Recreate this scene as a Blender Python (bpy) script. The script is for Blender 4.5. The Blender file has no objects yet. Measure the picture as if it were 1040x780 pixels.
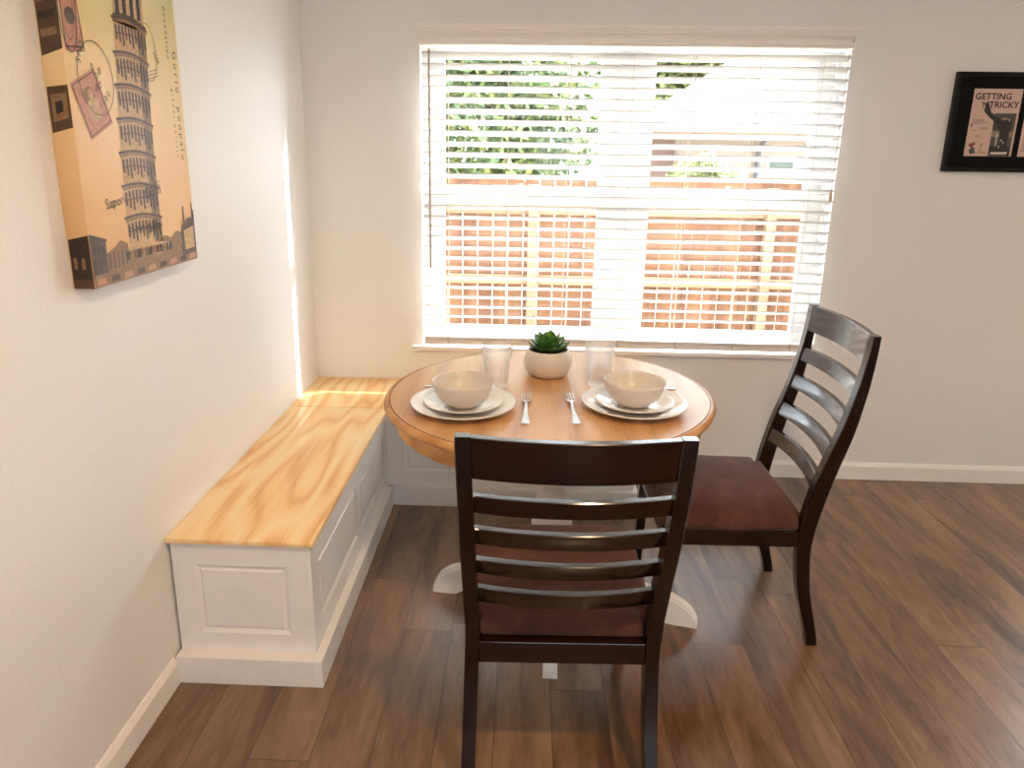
import bpy, bmesh, math, random
from mathutils import Vector, Matrix
random.seed(7)
PI = math.pi
S = bpy.context.scene
COL = S.collection

# ------------------------------------------------------------------ materials
def new_mat(name):
    m = bpy.data.materials.new(name); m.use_nodes = True
    nt = m.node_tree; b = nt.nodes['Principled BSDF']
    return m, nt, b
def setp(b, **k):
    names = {'col': 'Base Color', 'rough': 'Roughness', 'metal': 'Metallic', 'spec': 'Specular IOR Level',
             'coat': 'Coat Weight', 'coatr': 'Coat Roughness', 'sheen': 'Sheen Weight', 'trans': 'Transmission Weight', 'ior': 'IOR', 'sss': 'Subsurface Weight'}
    for q, v in k.items():
        if q == 'col' and len(v) == 3: v = (*v, 1)
        b.inputs[names[q]].default_value = v
def N(nt, t, **k):
    n = nt.nodes.new(t)
    for q, v in k.items(): setattr(n, q, v)
    return n
def ramp(nt, stops):
    r = N(nt, 'ShaderNodeValToRGB'); e = r.color_ramp.elements
    while len(e) < len(stops): e.new(0.5)
    for i, (p, c) in enumerate(stops): e[i].position = p; e[i].color = (*c, 1)
    return r
def coords(nt, scale=(1, 1, 1), rot=(0, 0, 0), loc=(0, 0, 0)):
    tc = N(nt, 'ShaderNodeTexCoord'); mp = N(nt, 'ShaderNodeMapping')
    mp.inputs['Scale'].default_value = scale; mp.inputs['Rotation'].default_value = rot; mp.inputs['Location'].default_value = loc
    nt.links.new(tc.outputs['Object'], mp.inputs['Vector']); return mp
def noise(nt, vec, scale, detail=4, rough=.5, dist=0):
    n = N(nt, 'ShaderNodeTexNoise'); n.inputs['Scale'].default_value = scale; n.inputs['Detail'].default_value = detail
    n.inputs['Roughness'].default_value = rough; n.inputs['Distortion'].default_value = dist
    nt.links.new(vec, n.inputs['Vector']); return n
def bump(nt, b, h, strength=.1, dist=.002):
    bp = N(nt, 'ShaderNodeBump'); bp.inputs['Strength'].default_value = strength; bp.inputs['Distance'].default_value = dist
    nt.links.new(h, bp.inputs['Height']); nt.links.new(bp.outputs['Normal'], b.inputs['Normal'])
def plain(name, col, rough=.5, nscale=40, var=.06, bumps=.05, **k):
    """a paint-like surface with faint procedural mottling"""
    m, nt, b = new_mat(name); setp(b, col=col, rough=rough, **k)
    mp = coords(nt); n = noise(nt, mp.outputs[0], nscale, 3)
    c0 = tuple(max(0, x * (1 - var)) for x in col); c1 = tuple(min(1, x * (1 + var)) for x in col)
    r = ramp(nt, [(.3, c0), (.7, c1)]); nt.links.new(n.outputs['Fac'], r.inputs[0]); nt.links.new(r.outputs[0], b.inputs['Base Color'])
    if bumps: bump(nt, b, n.outputs['Fac'], bumps, .001)
    return m
def wood(name, dark, mid, light, grain_axis='y', scale=1., rough=.35, rings=9., streak=60., cath=.09, **k):
    """figured wood: distorted bands plus fine streaks running along one axis"""
    m, nt, b = new_mat(name); setp(b, rough=rough, **k)
    st = {'x': (cath, 1, 1), 'y': (1, cath, 1), 'z': (1, 1, cath)}[grain_axis]
    mp = coords(nt, tuple(q * scale for q in st))
    big = noise(nt, mp.outputs[0], 3.2, 2, .4)
    mul = N(nt, 'ShaderNodeMath', operation='MULTIPLY'); mul.inputs[1].default_value = rings
    nt.links.new(big.outputs['Fac'], mul.inputs[0])
    fr = N(nt, 'ShaderNodeMath', operation='PINGPONG'); fr.inputs[1].default_value = .5
    nt.links.new(mul.outputs[0], fr.inputs[0])
    fine_c = coords(nt, tuple((1 if q == 1 else .025) * scale for q in st))
    fine = noise(nt, fine_c.outputs[0], streak, 5, .6)
    add = N(nt, 'ShaderNodeMath', operation='MULTIPLY_ADD'); add.inputs[1].default_value = .55
    nt.links.new(fine.outputs['Fac'], add.inputs[0]); nt.links.new(fr.outputs[0], add.inputs[2])
    r = ramp(nt, [(.2, light), (.52, mid), (.82, dark)])
    nt.links.new(add.outputs[0], r.inputs[0]); nt.links.new(r.outputs[0], b.inputs['Base Color'])
    bump(nt, b, fine.outputs['Fac'], .06, .001)
    return m

M = {}
M['wall'] = plain('wall_paint', (.84, .82, .795), .75, 90, .02, .08)
M['white'] = plain('white_paint', (.86, .84, .81), .4, 30, .02, .02)
M['trim'] = plain('trim_paint', (.90, .86, .815), .45, 30, .02, .02)
M['ceiling'] = plain('ceiling_paint', (.82, .80, .77), .8, 60, .02, .1)
M['vinyl'] = plain('window_vinyl', (.70, .70, .69), .35, 30, .01, 0)
M['pine'] = wood('clear_coated_pine', (.80, .44, .155), (.95, .66, .32), (.98, .80, .49), 'y', 1.0, .40, 17, 75, coat=.12, coatr=.35, cath=.17)
M['oak'] = wood('honey_oak', (.47, .235, .085), (.60, .335, .13), (.70, .425, .19), 'y', 1.6, .5, 5, 90, coat=.85, coatr=.40, spec=.4)
M['oak_edge'] = wood('honey_oak_edge', (.44, .20, .065), (.56, .285, .10), (.64, .36, .15), 'x', 1.6, .42, 5, 90, coat=.1, coatr=.25, spec=.35)
M['groove'] = plain('dark_groove', (.12, .05, .02), .6, 30, .1, 0)
M['espresso'] = wood('espresso_stained_wood', (.006, .001, .0003), (.010, .0017, .0006), (.018, .0036, .0013), 'z', 1.5, .17, 4, 80, spec=.35, coat=.4, coatr=.1)
M['espresso_x'] = wood('espresso_stained_wood_rails', (.006, .001, .0003), (.010, .0017, .0006), (.018, .0036, .0013), 'x', 1.5, .17, 4, 80, spec=.35, coat=.4, coatr=.1)
M['ceramic'] = plain('glazed_ceramic', (.80, .775, .74), .12, 20, .01, 0, coat=.5, coatr=.05)
M['stoneware'] = plain('satin_stoneware', (.74, .69, .635), .3, 60, .02, 0)
M['pot'] = plain('matte_white_pot', (.72, .66, .60), .42, 40, .03, .02)
M['steel'] = plain('polished_steel', (.55, .54, .53), .24, 60, .02, 0, metal=1.0)
M['soil'] = plain('dark_soil', (.03, .02, .012), .9, 200, .4, .4)
M['black'] = plain('black_frame', (.005, .005, .005), .3, 30, .1, 0, spec=.25)
M['mat_board'] = plain('black_mat_board', (.005, .0045, .0045), .7, 60, .1, 0, spec=.08)
M['cord'] = plain('ladder_cord', (.62, .52, .42), .8, 90, .05, 0)
M['wand'] = plain('tilt_wand_plastic', (.42, .33, .25), .35, 30, .05, 0)
M['fence'] = wood('cedar_fence', (.095, .034, .012), (.145, .058, .022), (.19, .088, .038), 'z', 1., .8, 4, 40)
M['fence_rail'] = wood('pale_fence_rail', (.21, .12, .062), (.235, .145, .08), (.26, .175, .108), 'x', 1., .8, 4, 40)
M['siding'] = plain('pale_siding', (.33, .28, .255), .8, 8, .04, .05)
M['brick_wall'] = plain('dusky_red_siding', (.26, .18, .165), .8, 8, .06, .05)
M['roofing'] = plain('pale_shingles', (.16, .135, .132), .85, 60, .08, .1)
M['fascia'] = plain('tan_fascia', (.22, .135, .085), .7, 20, .05, 0)
M['dark_glass'] = plain('dark_window_glass', (.09, .125, .115), .08, 3, .3, 0)
M['pipe'] = plain('dark_blue_downpipe', (.10, .11, .145), .5, 20, .05, 0)
M['bark'] = plain('bark', (.16, .10, .07), .9, 30, .3, .5)
M['soilground'] = plain('garden_ground', (.34, .29, .20), .95, 12, .25, .3)
M['stucco'] = plain('exterior_stucco', (.68, .62, .55), .9, 80, .04, .2)
M['lens'] = None

# suede seats
m, nt, b = new_mat('brown_suede'); setp(b, rough=.9, sheen=.08, spec=.2)
mp = coords(nt); n1 = noise(nt, mp.outputs[0], 7, 4, .6, .6); n2 = noise(nt, mp.outputs[0], 260, 2)
r = ramp(nt, [(.3, (.070, .024, .016)), (.55, (.098, .036, .025)), (.75, (.140, .058, .042))])
nt.links.new(n1.outputs['Fac'], r.inputs[0]); nt.links.new(r.outputs[0], b.inputs['Base Color']); bump(nt, b, n2.outputs['Fac'], .15, .001)
M['suede'] = m

# laminate floor: planks along y, pitch .1575 m, staggered butt joints
m, nt, b = new_mat('brown_laminate_planks')
tc = N(nt, 'ShaderNodeTexCoord'); sep = N(nt, 'ShaderNodeSeparateXYZ'); nt.links.new(tc.outputs['Object'], sep.inputs[0])
def math_(op, a, bb=None, c=None):
    n = N(nt, 'ShaderNodeMath', operation=op)
    for i, v in enumerate((a, bb, c)):
        if v is None: continue
        if isinstance(v, (int, float)): n.inputs[i].default_value = v
        else: nt.links.new(v, n.inputs[i])
    return n.outputs[0]
px = math_('DIVIDE', sep.outputs['X'], .1575)
pf = math_('FLOOR', px); pu = math_('FRACT', px)
wn = N(nt, 'ShaderNodeTexWhiteNoise', noise_dimensions='1D'); nt.links.new(pf, wn.inputs['W'])
py = math_('ADD', math_('DIVIDE', sep.outputs['Y'], 1.22), math_('MULTIPLY', wn.outputs['Value'], 7.31))
pv = math_('FRACT', py); pj_ = math_('FLOOR', py)
wn2 = N(nt, 'ShaderNodeTexWhiteNoise', noise_dimensions='2D')
cx = N(nt, 'ShaderNodeCombineXYZ'); nt.links.new(pf, cx.inputs[0]); nt.links.new(pj_, cx.inputs[1]); nt.links.new(cx.outputs[0], wn2.inputs['Vector'])
# grain coordinates shifted per plank
gv = N(nt, 'ShaderNodeCombineXYZ')
nt.links.new(math_('ADD', sep.outputs['X'], math_('MULTIPLY', wn2.outputs['Value'], 13.)), gv.inputs[0])
nt.links.new(math_('ADD', math_('MULTIPLY', sep.outputs['Y'], .16), math_('MULTIPLY', wn2.outputs['Value'], 5.)), gv.inputs[1])
g1 = noise(nt, gv.outputs[0], 9, 4, .55, .8); g2 = noise(nt, gv.outputs[0], 70, 4, .6, .4)
gm = math_('ADD', math_('MULTIPLY', g1.outputs['Fac'], .72), math_('MULTIPLY', g2.outputs['Fac'], .30))
gm = math_('ADD', gm, math_('MULTIPLY', math_('SUBTRACT', wn2.outputs['Value'], .5), .10))
r = ramp(nt, [(.33, (.050, .021, .008)), (.44, (.118, .056, .023)), (.54, (.182, .094, .042)), (.68, (.265, .152, .075))])
nt.links.new(gm, r.inputs[0])
du = math_('MINIMUM', pu, math_('SUBTRACT', 1., pu)); dv = math_('MINIMUM', pv, math_('SUBTRACT', 1., pv))
seam = math_('MAXIMUM', math_('LESS_THAN', du, .009), math_('LESS_THAN', dv, .0013))
mx = N(nt, 'ShaderNodeMixRGB'); nt.links.new(math_('MULTIPLY', seam, .72), mx.inputs[0]); nt.links.new(r.outputs[0], mx.inputs[1]); mx.inputs[2].default_value = (.025, .013, .008, 1)
nt.links.new(mx.outputs[0], b.inputs['Base Color'])
rr = math_('ADD', math_('MULTIPLY', g2.outputs['Fac'], .16), .26); setp(b, coat=.75, coatr=.27); nt.links.new(rr, b.inputs['Roughness'])
bump(nt, b, math_('SUBTRACT', g2.outputs['Fac'], math_('MULTIPLY', seam, 1.5)), .10, .002)
M['floor'] = m

def mixshader(name, build):
    m = bpy.data.materials.new(name); m.use_nodes = True; nt = m.node_tree; nt.nodes.remove(nt.nodes['Principled BSDF'])
    build(nt, nt.nodes['Material Output']); return m
def thin_glass(nt, out, tint=(1, 1, 1), base=.0, rough=.02, edge=1.):
    t = N(nt, 'ShaderNodeBsdfTransparent'); t.inputs[0].default_value = (*tint, 1)
    g = N(nt, 'ShaderNodeBsdfGlossy'); g.inputs['Roughness'].default_value = rough
    f = N(nt, 'ShaderNodeFresnel'); f.inputs[0].default_value = 1.45
    mu = N(nt, 'ShaderNodeMath', operation='MULTIPLY_ADD'); mu.inputs[1].default_value = edge; mu.inputs[2].default_value = base; mu.use_clamp = True
    nt.links.new(f.outputs[0], mu.inputs[0])
    ge = N(nt, 'ShaderNodeNewGeometry'); fr = N(nt, 'ShaderNodeMath', operation='SUBTRACT'); fr.inputs[0].default_value = 1; nt.links.new(ge.outputs['Backfacing'], fr.inputs[1])
    m0 = N(nt, 'ShaderNodeMath', operation='MULTIPLY'); nt.links.new(mu.outputs[0], m0.inputs[0]); nt.links.new(fr.outputs[0], m0.inputs[1]); mu = m0   # a pane reflects at its outer faces only
    mix = N(nt, 'ShaderNodeMixShader'); nt.links.new(mu.outputs[0], mix.inputs[0]); nt.links.new(t.outputs[0], mix.inputs[1]); nt.links.new(g.outputs[0], mix.inputs[2])
    nt.links.new(mix.outputs[0], out.inputs[0])
M['glass'] = mixshader('window_glass', lambda nt, o: thin_glass(nt, o, (.97, .98, .98)))
M['picture_glass'] = mixshader('picture_glass', lambda nt, o: thin_glass(nt, o, (.97, .97, .97), 0, .02, .3))
def tumbler(nt, o):
    t = N(nt, 'ShaderNodeBsdfTransparent'); t.inputs[0].default_value = (.98, .98, .98, 1)
    g = N(nt, 'ShaderNodeBsdfGlass'); g.inputs['Roughness'].default_value = .06; g.inputs['IOR'].default_value = 1.45
    d = N(nt, 'ShaderNodeBsdfTranslucent'); d.inputs[0].default_value = (.9, .88, .86, 1)
    lw = N(nt, 'ShaderNodeLayerWeight'); lw.inputs[0].default_value = .3
    mp = coords(nt, (1, 1, 1)); nn = noise(nt, mp.outputs[0], 260, 2)
    bp = N(nt, 'ShaderNodeBump'); bp.inputs['Strength'].default_value = .8; bp.inputs['Distance'].default_value = .003
    nt.links.new(nn.outputs['Fac'], bp.inputs['Height'])
    for s in (g, lw): nt.links.new(bp.outputs['Normal'], s.inputs['Normal'])
    m1 = N(nt, 'ShaderNodeMixShader'); m1.inputs[0].default_value = .06
    nt.links.new(t.outputs[0], m1.inputs[1]); nt.links.new(d.outputs[0], m1.inputs[2])
    mu = N(nt, 'ShaderNodeMath', operation='MULTIPLY_ADD'); mu.inputs[1].default_value = .55; mu.inputs[2].default_value = .22; mu.use_clamp = True
    nt.links.new(lw.outputs['Facing'], mu.inputs[0])
    m2 = N(nt, 'ShaderNodeMixShader'); nt.links.new(mu.outputs[0], m2.inputs[0])
    nt.links.new(m1.outputs[0], m2.inputs[1]); nt.links.new(g.outputs[0], m2.inputs[2]); nt.links.new(m2.outputs[0], o.inputs[0])
M['tumbler'] = mixshader('pressed_glass', tumbler)
def slat(nt, o):
    d = N(nt, 'ShaderNodeBsdfDiffuse'); d.inputs[0].default_value = (.77, .76, .75, 1)
    t = N(nt, 'ShaderNodeBsdfTranslucent'); t.inputs[0].default_value = (.76, .74, .72, 1)
    mix = N(nt, 'ShaderNodeMixShader'); mix.inputs[0].default_value = .12
    nt.links.new(d.outputs[0], mix.inputs[1]); nt.links.new(t.outputs[0], mix.inputs[2])
    g = N(nt, 'ShaderNodeBsdfGlossy'); g.inputs['Roughness'].default_value = .35
    m2 = N(nt, 'ShaderNodeMixShader'); m2.inputs[0].default_value = .05
    nt.links.new(mix.outputs[0], m2.inputs[1]); nt.links.new(g.outputs[0], m2.inputs[2]); nt.links.new(m2.outputs[0], o.inputs[0])
M['slat'] = mixshader('white_blind_slat', slat)
def leafmat(name, c0, c1, c2, rough=.4, spec=.5):
    m, nt, b = new_mat(name); setp(b, rough=rough)
    mp = coords(nt); n = noise(nt, mp.outputs[0], 6, 3)
    r = ramp(nt, [(.3, c0), (.5, c1), (.7, c2)]); nt.links.new(n.outputs['Fac'], r.inputs[0]); nt.links.new(r.outputs[0], b.inputs['Base Color'])
    return m
M['leaf'] = leafmat('green_tree_leaves', (.034, .070, .038), (.115, .175, .055), (.31, .31, .105), .6)
M['leaf_yellow'] = leafmat('yellow_green_leaves', (.08, .12, .04), (.17, .19, .05), (.24, .22, .09), .6)
def succ():
    m, nt, b = new_mat('succulent_green'); setp(b, rough=.35, coat=.3, coatr=.25)
    tc = N(nt, 'ShaderNodeTexCoord'); mp = coords(nt)
    n = noise(nt, mp.outputs[0], 45, 2)
    r = ramp(nt, [(.3, (.030, .115, .028)), (.55, (.062, .205, .036)), (.8, (.115, .30, .055))])
    nt.links.new(n.outputs['Fac'], r.inputs[0]); nt.links.new(r.outputs[0], b.inputs['Base Color']); return m
M['succulent'] = succ()
M['succulent_heart'] = leafmat('succulent_heart_green', (.12, .33, .02), (.18, .42, .035), (.24, .48, .06), .35)
def emit(name, col, s):
    m, nt, b = new_mat(name); setp(b, col=col); b.inputs['Emission Color'].default_value = (*col, 1); b.inputs['Emission Strength'].default_value = s; return m
M['lens'] = emit('lamp_diffuser', (1, .84, .66), 8)

# ------------------------------------------------------------------ mesh helpers
def link(o, parent=None):
    COL.objects.link(o)
    if parent: o.parent = parent
    return o
def obj(name, bm, mats, parent=None, loc=None, smooth=False, angle=None, kind=None):
    me = bpy.data.meshes.new(name)
    bmesh.ops.recalc_face_normals(bm, faces=bm.faces)
    bm.to_mesh(me); bm.free()
    for mm in (mats if isinstance(mats, (list, tuple)) else [mats]): me.materials.append(mm)
    if smooth:
        me.shade_smooth()
        if angle: me.set_sharp_from_angle(angle=math.radians(angle))
    o = bpy.data.objects.new(name, me); link(o, parent)
    if loc: o.location = loc
    if kind: o['kind'] = kind
    return o
def thing(name, label, cat, loc=(0, 0, 0), rz=0, group=None):
    o = bpy.data.objects.new(name, None); link(o); o.empty_display_size = .1
    o.location = loc; o.rotation_euler = (0, 0, rz); o['label'] = label; o['category'] = cat
    if group: o['group'] = group
    return o
def BM(): return bmesh.new()
def box(bm, x0, x1, y0, y1, z0, z1, bev=0, seg=2, mi=0):
    vs = [bm.verts.new((x, y, z)) for x in (x0, x1) for y in (y0, y1) for z in (z0, z1)]
    F = [(0, 1, 3, 2), (4, 6, 7, 5), (0, 4, 5, 1), (2, 3, 7, 6), (0, 2, 6, 4), (1, 5, 7, 3)]
    fs = [bm.faces.new([vs[i] for i in f]) for f in F]
    for f in fs: f.material_index = mi
    if bev:
        es = list({e for f in fs for e in f.edges})
        bmesh.ops.bevel(bm, geom=es, offset=bev, segments=seg, affect='EDGES', profile=.5)
    return fs
def lathe(bm, prof, n=48, c=(0, 0), sx=1, sy=1, rot=0, mi=0, close=True, flute=None):
    rings = []
    for (r, z) in prof:
        if r < 1e-5: rings.append([bm.verts.new((c[0], c[1], z))]); continue
        ring = []
        for i in range(n):
            a = 2 * PI * i / n; rr = r * (flute(a, z) if flute else 1)
            x, y = rr * math.cos(a) * sx, rr * math.sin(a) * sy
            ring.append(bm.verts.new((c[0] + x * math.cos(rot) - y * math.sin(rot), c[1] + x * math.sin(rot) + y * math.cos(rot), z)))
        rings.append(ring)
    for A, B in zip(rings, rings[1:]):
        for i in range(n):
            j = (i + 1) % n
            if len(A) == 1 and len(B) == 1: continue
            if len(A) == 1: f = bm.faces.new((A[0], B[i], B[j]))
            elif len(B) == 1: f = bm.faces.new((A[i], A[j], B[0]))
            else: f = bm.faces.new((A[i], A[j], B[j], B[i]))
            f.material_index = mi
    if close:
        for R_ in (rings[0], rings[-1]):
            if len(R_) > 2: bm.faces.new(R_).material_index = mi
    return rings
def loft(bm, rings, mi=0, closed_ends=True):
    R = [[bm.verts.new(p) for p in ring] for ring in rings]
    n = len(R[0])
    for A, B in zip(R, R[1:]):
        for i in range(n):
            j = (i + 1) % n; bm.faces.new((A[i], A[j], B[j], B[i])).material_index = mi
    if closed_ends:
        bm.faces.new(R[0]).material_index = mi; bm.faces.new(R[-1]).material_index = mi
def tube(bm, pts, rad, n=8, mi=0):
    rings = []
    pts = [Vector(p) for p in pts]
    for i, p in enumerate(pts):
        d = (pts[min(i + 1, len(pts) - 1)] - pts[max(i - 1, 0)]).normalized()
        u = d.cross(Vector((0, 0, 1)));
        if u.length < .05: u = d.cross(Vector((0, 1, 0)))
        u.normalize(); v = d.cross(u); r = rad[i] if isinstance(rad, (list, tuple)) else rad
        rings.append([p + u * r * math.cos(2 * PI * k / n) + v * r * math.sin(2 * PI * k / n) for k in range(n)])
    loft(bm, rings, mi)
def frame_panel(bm, x0, x1, z0, z1, y, depth, w, mi=0):
    """recessed moulding on a face looking along -y: sloped border then a flat raised field"""
    def ring(d, yy): return [(x0 + d, yy, z0 + d), (x1 - d, yy, z0 + d), (x1 - d, yy, z1 - d), (x0 + d, yy, z1 - d)]
    rs = [ring(0, y), ring(w * .45, y - depth), ring(w * .62, y - depth), ring(w, y - depth * .3)]
    R = [[bm.verts.new(p) for p in q] for q in rs]
    for A, B in zip(R, R[1:]):
        for i in range(4): bm.faces.new((A[i], A[(i + 1) % 4], B[(i + 1) % 4], B[i])).material_index = mi
    bm.faces.new(R[-1]).material_index = mi
def interp(x, xs, ys):
    if x <= xs[0]: return ys[0]
    for i in range(len(xs) - 1):
        if x <= xs[i + 1]:
            t = (x - xs[i]) / (xs[i + 1] - xs[i]); return ys[i] + (ys[i + 1] - ys[i]) * t
    return ys[-1]
def smooth_interp(x, xs, ys, w=.05):
    return sum(interp(x + d * w, xs, ys) * k for d, k in ((-1, .15), (-.5, .22), (0, .26), (.5, .22), (1, .15)))
def text_mesh(bm, txt, size, M4, mi=0, spacing=1., bold=0, align='LEFT'):
    cu = bpy.data.curves.new('t', 'FONT'); cu.body = txt; cu.size = size; cu.space_character = spacing; cu.offset = bold; cu.align_x = align
    cu.resolution_u = 3
    o = bpy.data.objects.new('t', cu); me = o.to_mesh()
    base = len(bm.verts); bm.verts.ensure_lookup_table()
    vs = [bm.verts.new(M4 @ v.co) for v in me.vertices]
    for p in me.polygons:
        try: bm.faces.new([vs[i] for i in p.vertices]).material_index = mi
        except ValueError: pass
    o.to_mesh_clear(); bpy.data.objects.remove(o); bpy.data.curves.remove(cu)
def poly(bm, pts, mi=0):
    f = bm.faces.new([bm.verts.new(p) for p in pts]); f.material_index = mi; return f

# ------------------------------------------------------------------ the room shell
XR, YF, ZC, TW = 6.1, -6.4, 2.45, .14
WX0, WX1, WZ0, WZ1 = .524, 2.372, .634, 1.978       # window opening
DX0, DX1, DZ1 = 4.2, 5.95, 2.06                      # glass door opening (out of frame)
bm = BM(); box(bm, -.14, XR + .14, YF - .14, .14, -.12, 0); obj('floor', bm, M['floor'], kind='structure').location = (.63, 0, 0)
bpy.data.objects['floor'].location = (0, 0, 0)
bm = BM(); box(bm, -.14, XR + .14, YF - .14, .14, ZC, ZC + .12); obj('ceiling', bm, M['ceiling'], kind='structure')
bm = BM(); box(bm, -.14, 0, YF - .14, .14, 0, ZC); obj('wall_left', bm, M['wall'], kind='structure')
bm = BM(); box(bm, XR, XR + .14, YF - .14, .14, 0, ZC); obj('wall_right', bm, M['wall'], kind='structure')
EX0, EX1 = 1.0, 2.6                                   # opening for an unseen glass door added behind the camera as fill light
bm = BM()
for a in ((0, EX0, 0, ZC), (EX0, EX1, DZ1, ZC), (EX1, XR, 0, ZC)): box(bm, a[0], a[1], YF - .14, YF, a[2], a[3])
obj('wall_front', bm, M['wall'], kind='structure')
bm = BM()
for a in ((0, WX0, 0, ZC), (WX0, WX1, 0, WZ0), (WX0, WX1, WZ1, ZC), (WX1, DX0, 0, ZC), (DX0, DX1, DZ1, ZC), (DX1, XR, 0, ZC)):
    box(bm, a[0], a[1], 0, TW, a[2], a[3])
bmesh.ops.remove_doubles(bm, verts=bm.verts, dist=1e-5)
obj('wall_back', bm, M['wall'], kind='structure')
def baseboard(name, x0, x1, y0, y1, h=.086, ax='x'):
    bm = BM()
    if ax == 'x':
        prof = [(0, 0), (-.014, 0), (-.014, h - .018), (-.008, h - .006), (-.004, h), (0, h)]
        loft(bm, [[(x, p[0], p[1]) for p in prof] for x in (x0, x1)])
    else:
        prof = [(0, 0), (.014, 0), (.014, h - .018), (.008, h - .006), (.004, h), (0, h)]
        loft(bm, [[(p[0], y, p[1]) for p in prof] for y in (y0, y1)])
    return obj(name, bm, M['trim'], kind='structure')
baseboard('baseboard_back', 1.54, DX0, 0, 0)
baseboard('baseboard_left', 0, 0, YF, -1.536, ax='y')

# window: two single-hung units side by side
win = bpy.data.objects.new('window_1', None); link(win); win['kind'] = 'structure'; win.location = (0, 0, 0)
def rect_frame(bm, x0, x1, z0, z1, w, y0, y1, wt=None, wb=None, bev=.003):
    wt = w if wt is None else wt; wb = w if wb is None else wb
    box(bm, x0, x0 + w, y0, y1, z0, z1, bev); box(bm, x1 - w, x1, y0, y1, z0, z1, bev)
    box(bm, x0 + w, x1 - w, y0, y1, z1 - wt, z1, bev); box(bm, x0 + w, x1 - w, y0, y1, z0, z0 + wb, bev)
bm = BM(); box(bm, WX0, WX0 + .02, .07, .138, WZ0, WZ1); box(bm, WX1 - .02, WX1, .07, .138, WZ0, WZ1)
box(bm, WX0 + .02, WX1 - .02, .07, .138, WZ1 - .012, WZ1); box(bm, WX0 + .02, WX1 - .02, .07, .138, WZ0, WZ0 + .022)
box(bm, 1.405, 1.493, .066, .138, WZ0 + .022, WZ1 - .012, .004)
obj('window_frame', bm, M['vinyl'], win)
for (a, b_) in ((.545, 1.405), (1.493, 2.352)):
    bm = BM(); rect_frame(bm, a, b_, 1.325, 1.966, .075, .098, .128, wt=.03, wb=.045); s = obj('upper_sash', bm, M['vinyl'], win)
    bm = BM(); box(bm, a + .075, b_ - .075, .111, .115, 1.370, 1.936); obj('pane', bm, M['glass'], s)
    bm = BM(); rect_frame(bm, a, b_, .656, 1.385, .075, .072, .096, wt=.085, wb=.062); s = obj('lower_sash', bm, M['vinyl'], win)
    bm = BM(); box(bm, a + .075, b_ - .075, .082, .086, .718, 1.300); obj('pane', bm, M['glass'], s)
    bm = BM(); xm = (a + b_) / 2
    box(bm, xm - .03, xm + .03, .060, .0715, 1.372, 1.386, .003); box(bm, xm - .009, xm + .009, .057, .075, 1.386, 1.396, .003); obj('sash_lock', bm, M['vinyl'], s)
bm = BM(); box(bm, WX0, WX1, 0, .07, WZ0 - .022, WZ0 + .001); box(bm, WX0 - .055, WX1 + .055, -.030, 0, WZ0 - .022, WZ0 + .001, .005)
obj('sill', bm, M['trim'], win)

# sliding glass door further along the back wall (outside the frame)
dr = bpy.data.objects.new('door_1', None); link(dr); dr['kind'] = 'structure'
bm = BM(); rect_frame(bm, DX0, DX1, 0, DZ1, .05, .03, .12); obj('door_frame', bm, M['vinyl'], dr)
for i in range(2):
    a = DX0 + .05 + i * .80; yy = .05 + .03 * i
    bm = BM(); rect_frame(bm, a, a + .85, .05, DZ1 - .05, .06, yy, yy + .028); s = obj('sliding_panel', bm, M['vinyl'], dr)
    bm = BM(); box(bm, a + .06, a + .79, yy + .012, yy + .016, .11, DZ1 - .11); obj('pane', bm, M['glass'], s)

dr = bpy.data.objects.new('fill_door', None); link(dr); dr['kind'] = 'structure'  # added door, lets in daylight to brighten surfaces facing the camera
bm = BM(); rect_frame(bm, EX0, EX1, 0, DZ1, .05, YF - .12, YF - .03); obj('door_frame', bm, M['vinyl'], dr)
for i in range(2):
    a = EX0 + .05 + i * .72; yy = YF - .10 + .035 * i
    bm = BM(); rect_frame(bm, a, a + .78, .05, DZ1 - .05, .06, yy, yy + .028); s = obj('sliding_panel', bm, M['vinyl'], dr)
    bm = BM(); box(bm, a + .06, a + .72, yy + .012, yy + .016, .11, DZ1 - .11); obj('pane', bm, M['glass'], s)

# recessed ceiling lights (behind and above the camera)
for i, (x, y, lab) in enumerate(((1.5, -2.75, 'round recessed ceiling light nearest the bench and table'), (3.4, -2.3, 'round recessed ceiling light nearest the glass door'))):
    t = thing('ceiling_light', lab, 'light', (x, y, ZC), group='recessed ceiling lights')
    bm = BM(); lathe(bm, [(.085, 0), (.085, -.006), (.066, -.008), (.062, 0)], 32, close=False); obj('trim_ring', bm, M['white'], t, smooth=True, angle=40)
    bm = BM(); lathe(bm, [(0, -.003), (.063, -.003), (.063, -.001), (0, -.001)], 32, close=False); obj('diffuser', bm, M['lens'], t)
    l = bpy.data.lights.new('downlight', 'AREA'); l.shape = 'DISK'; l.size = .12; l.energy = (22, 4)[i]; l.color = (1, .66, .37)
    lo = bpy.data.objects.new('downlight_lamp', l); link(lo, t); lo.location = (0, 0, -.012)

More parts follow.
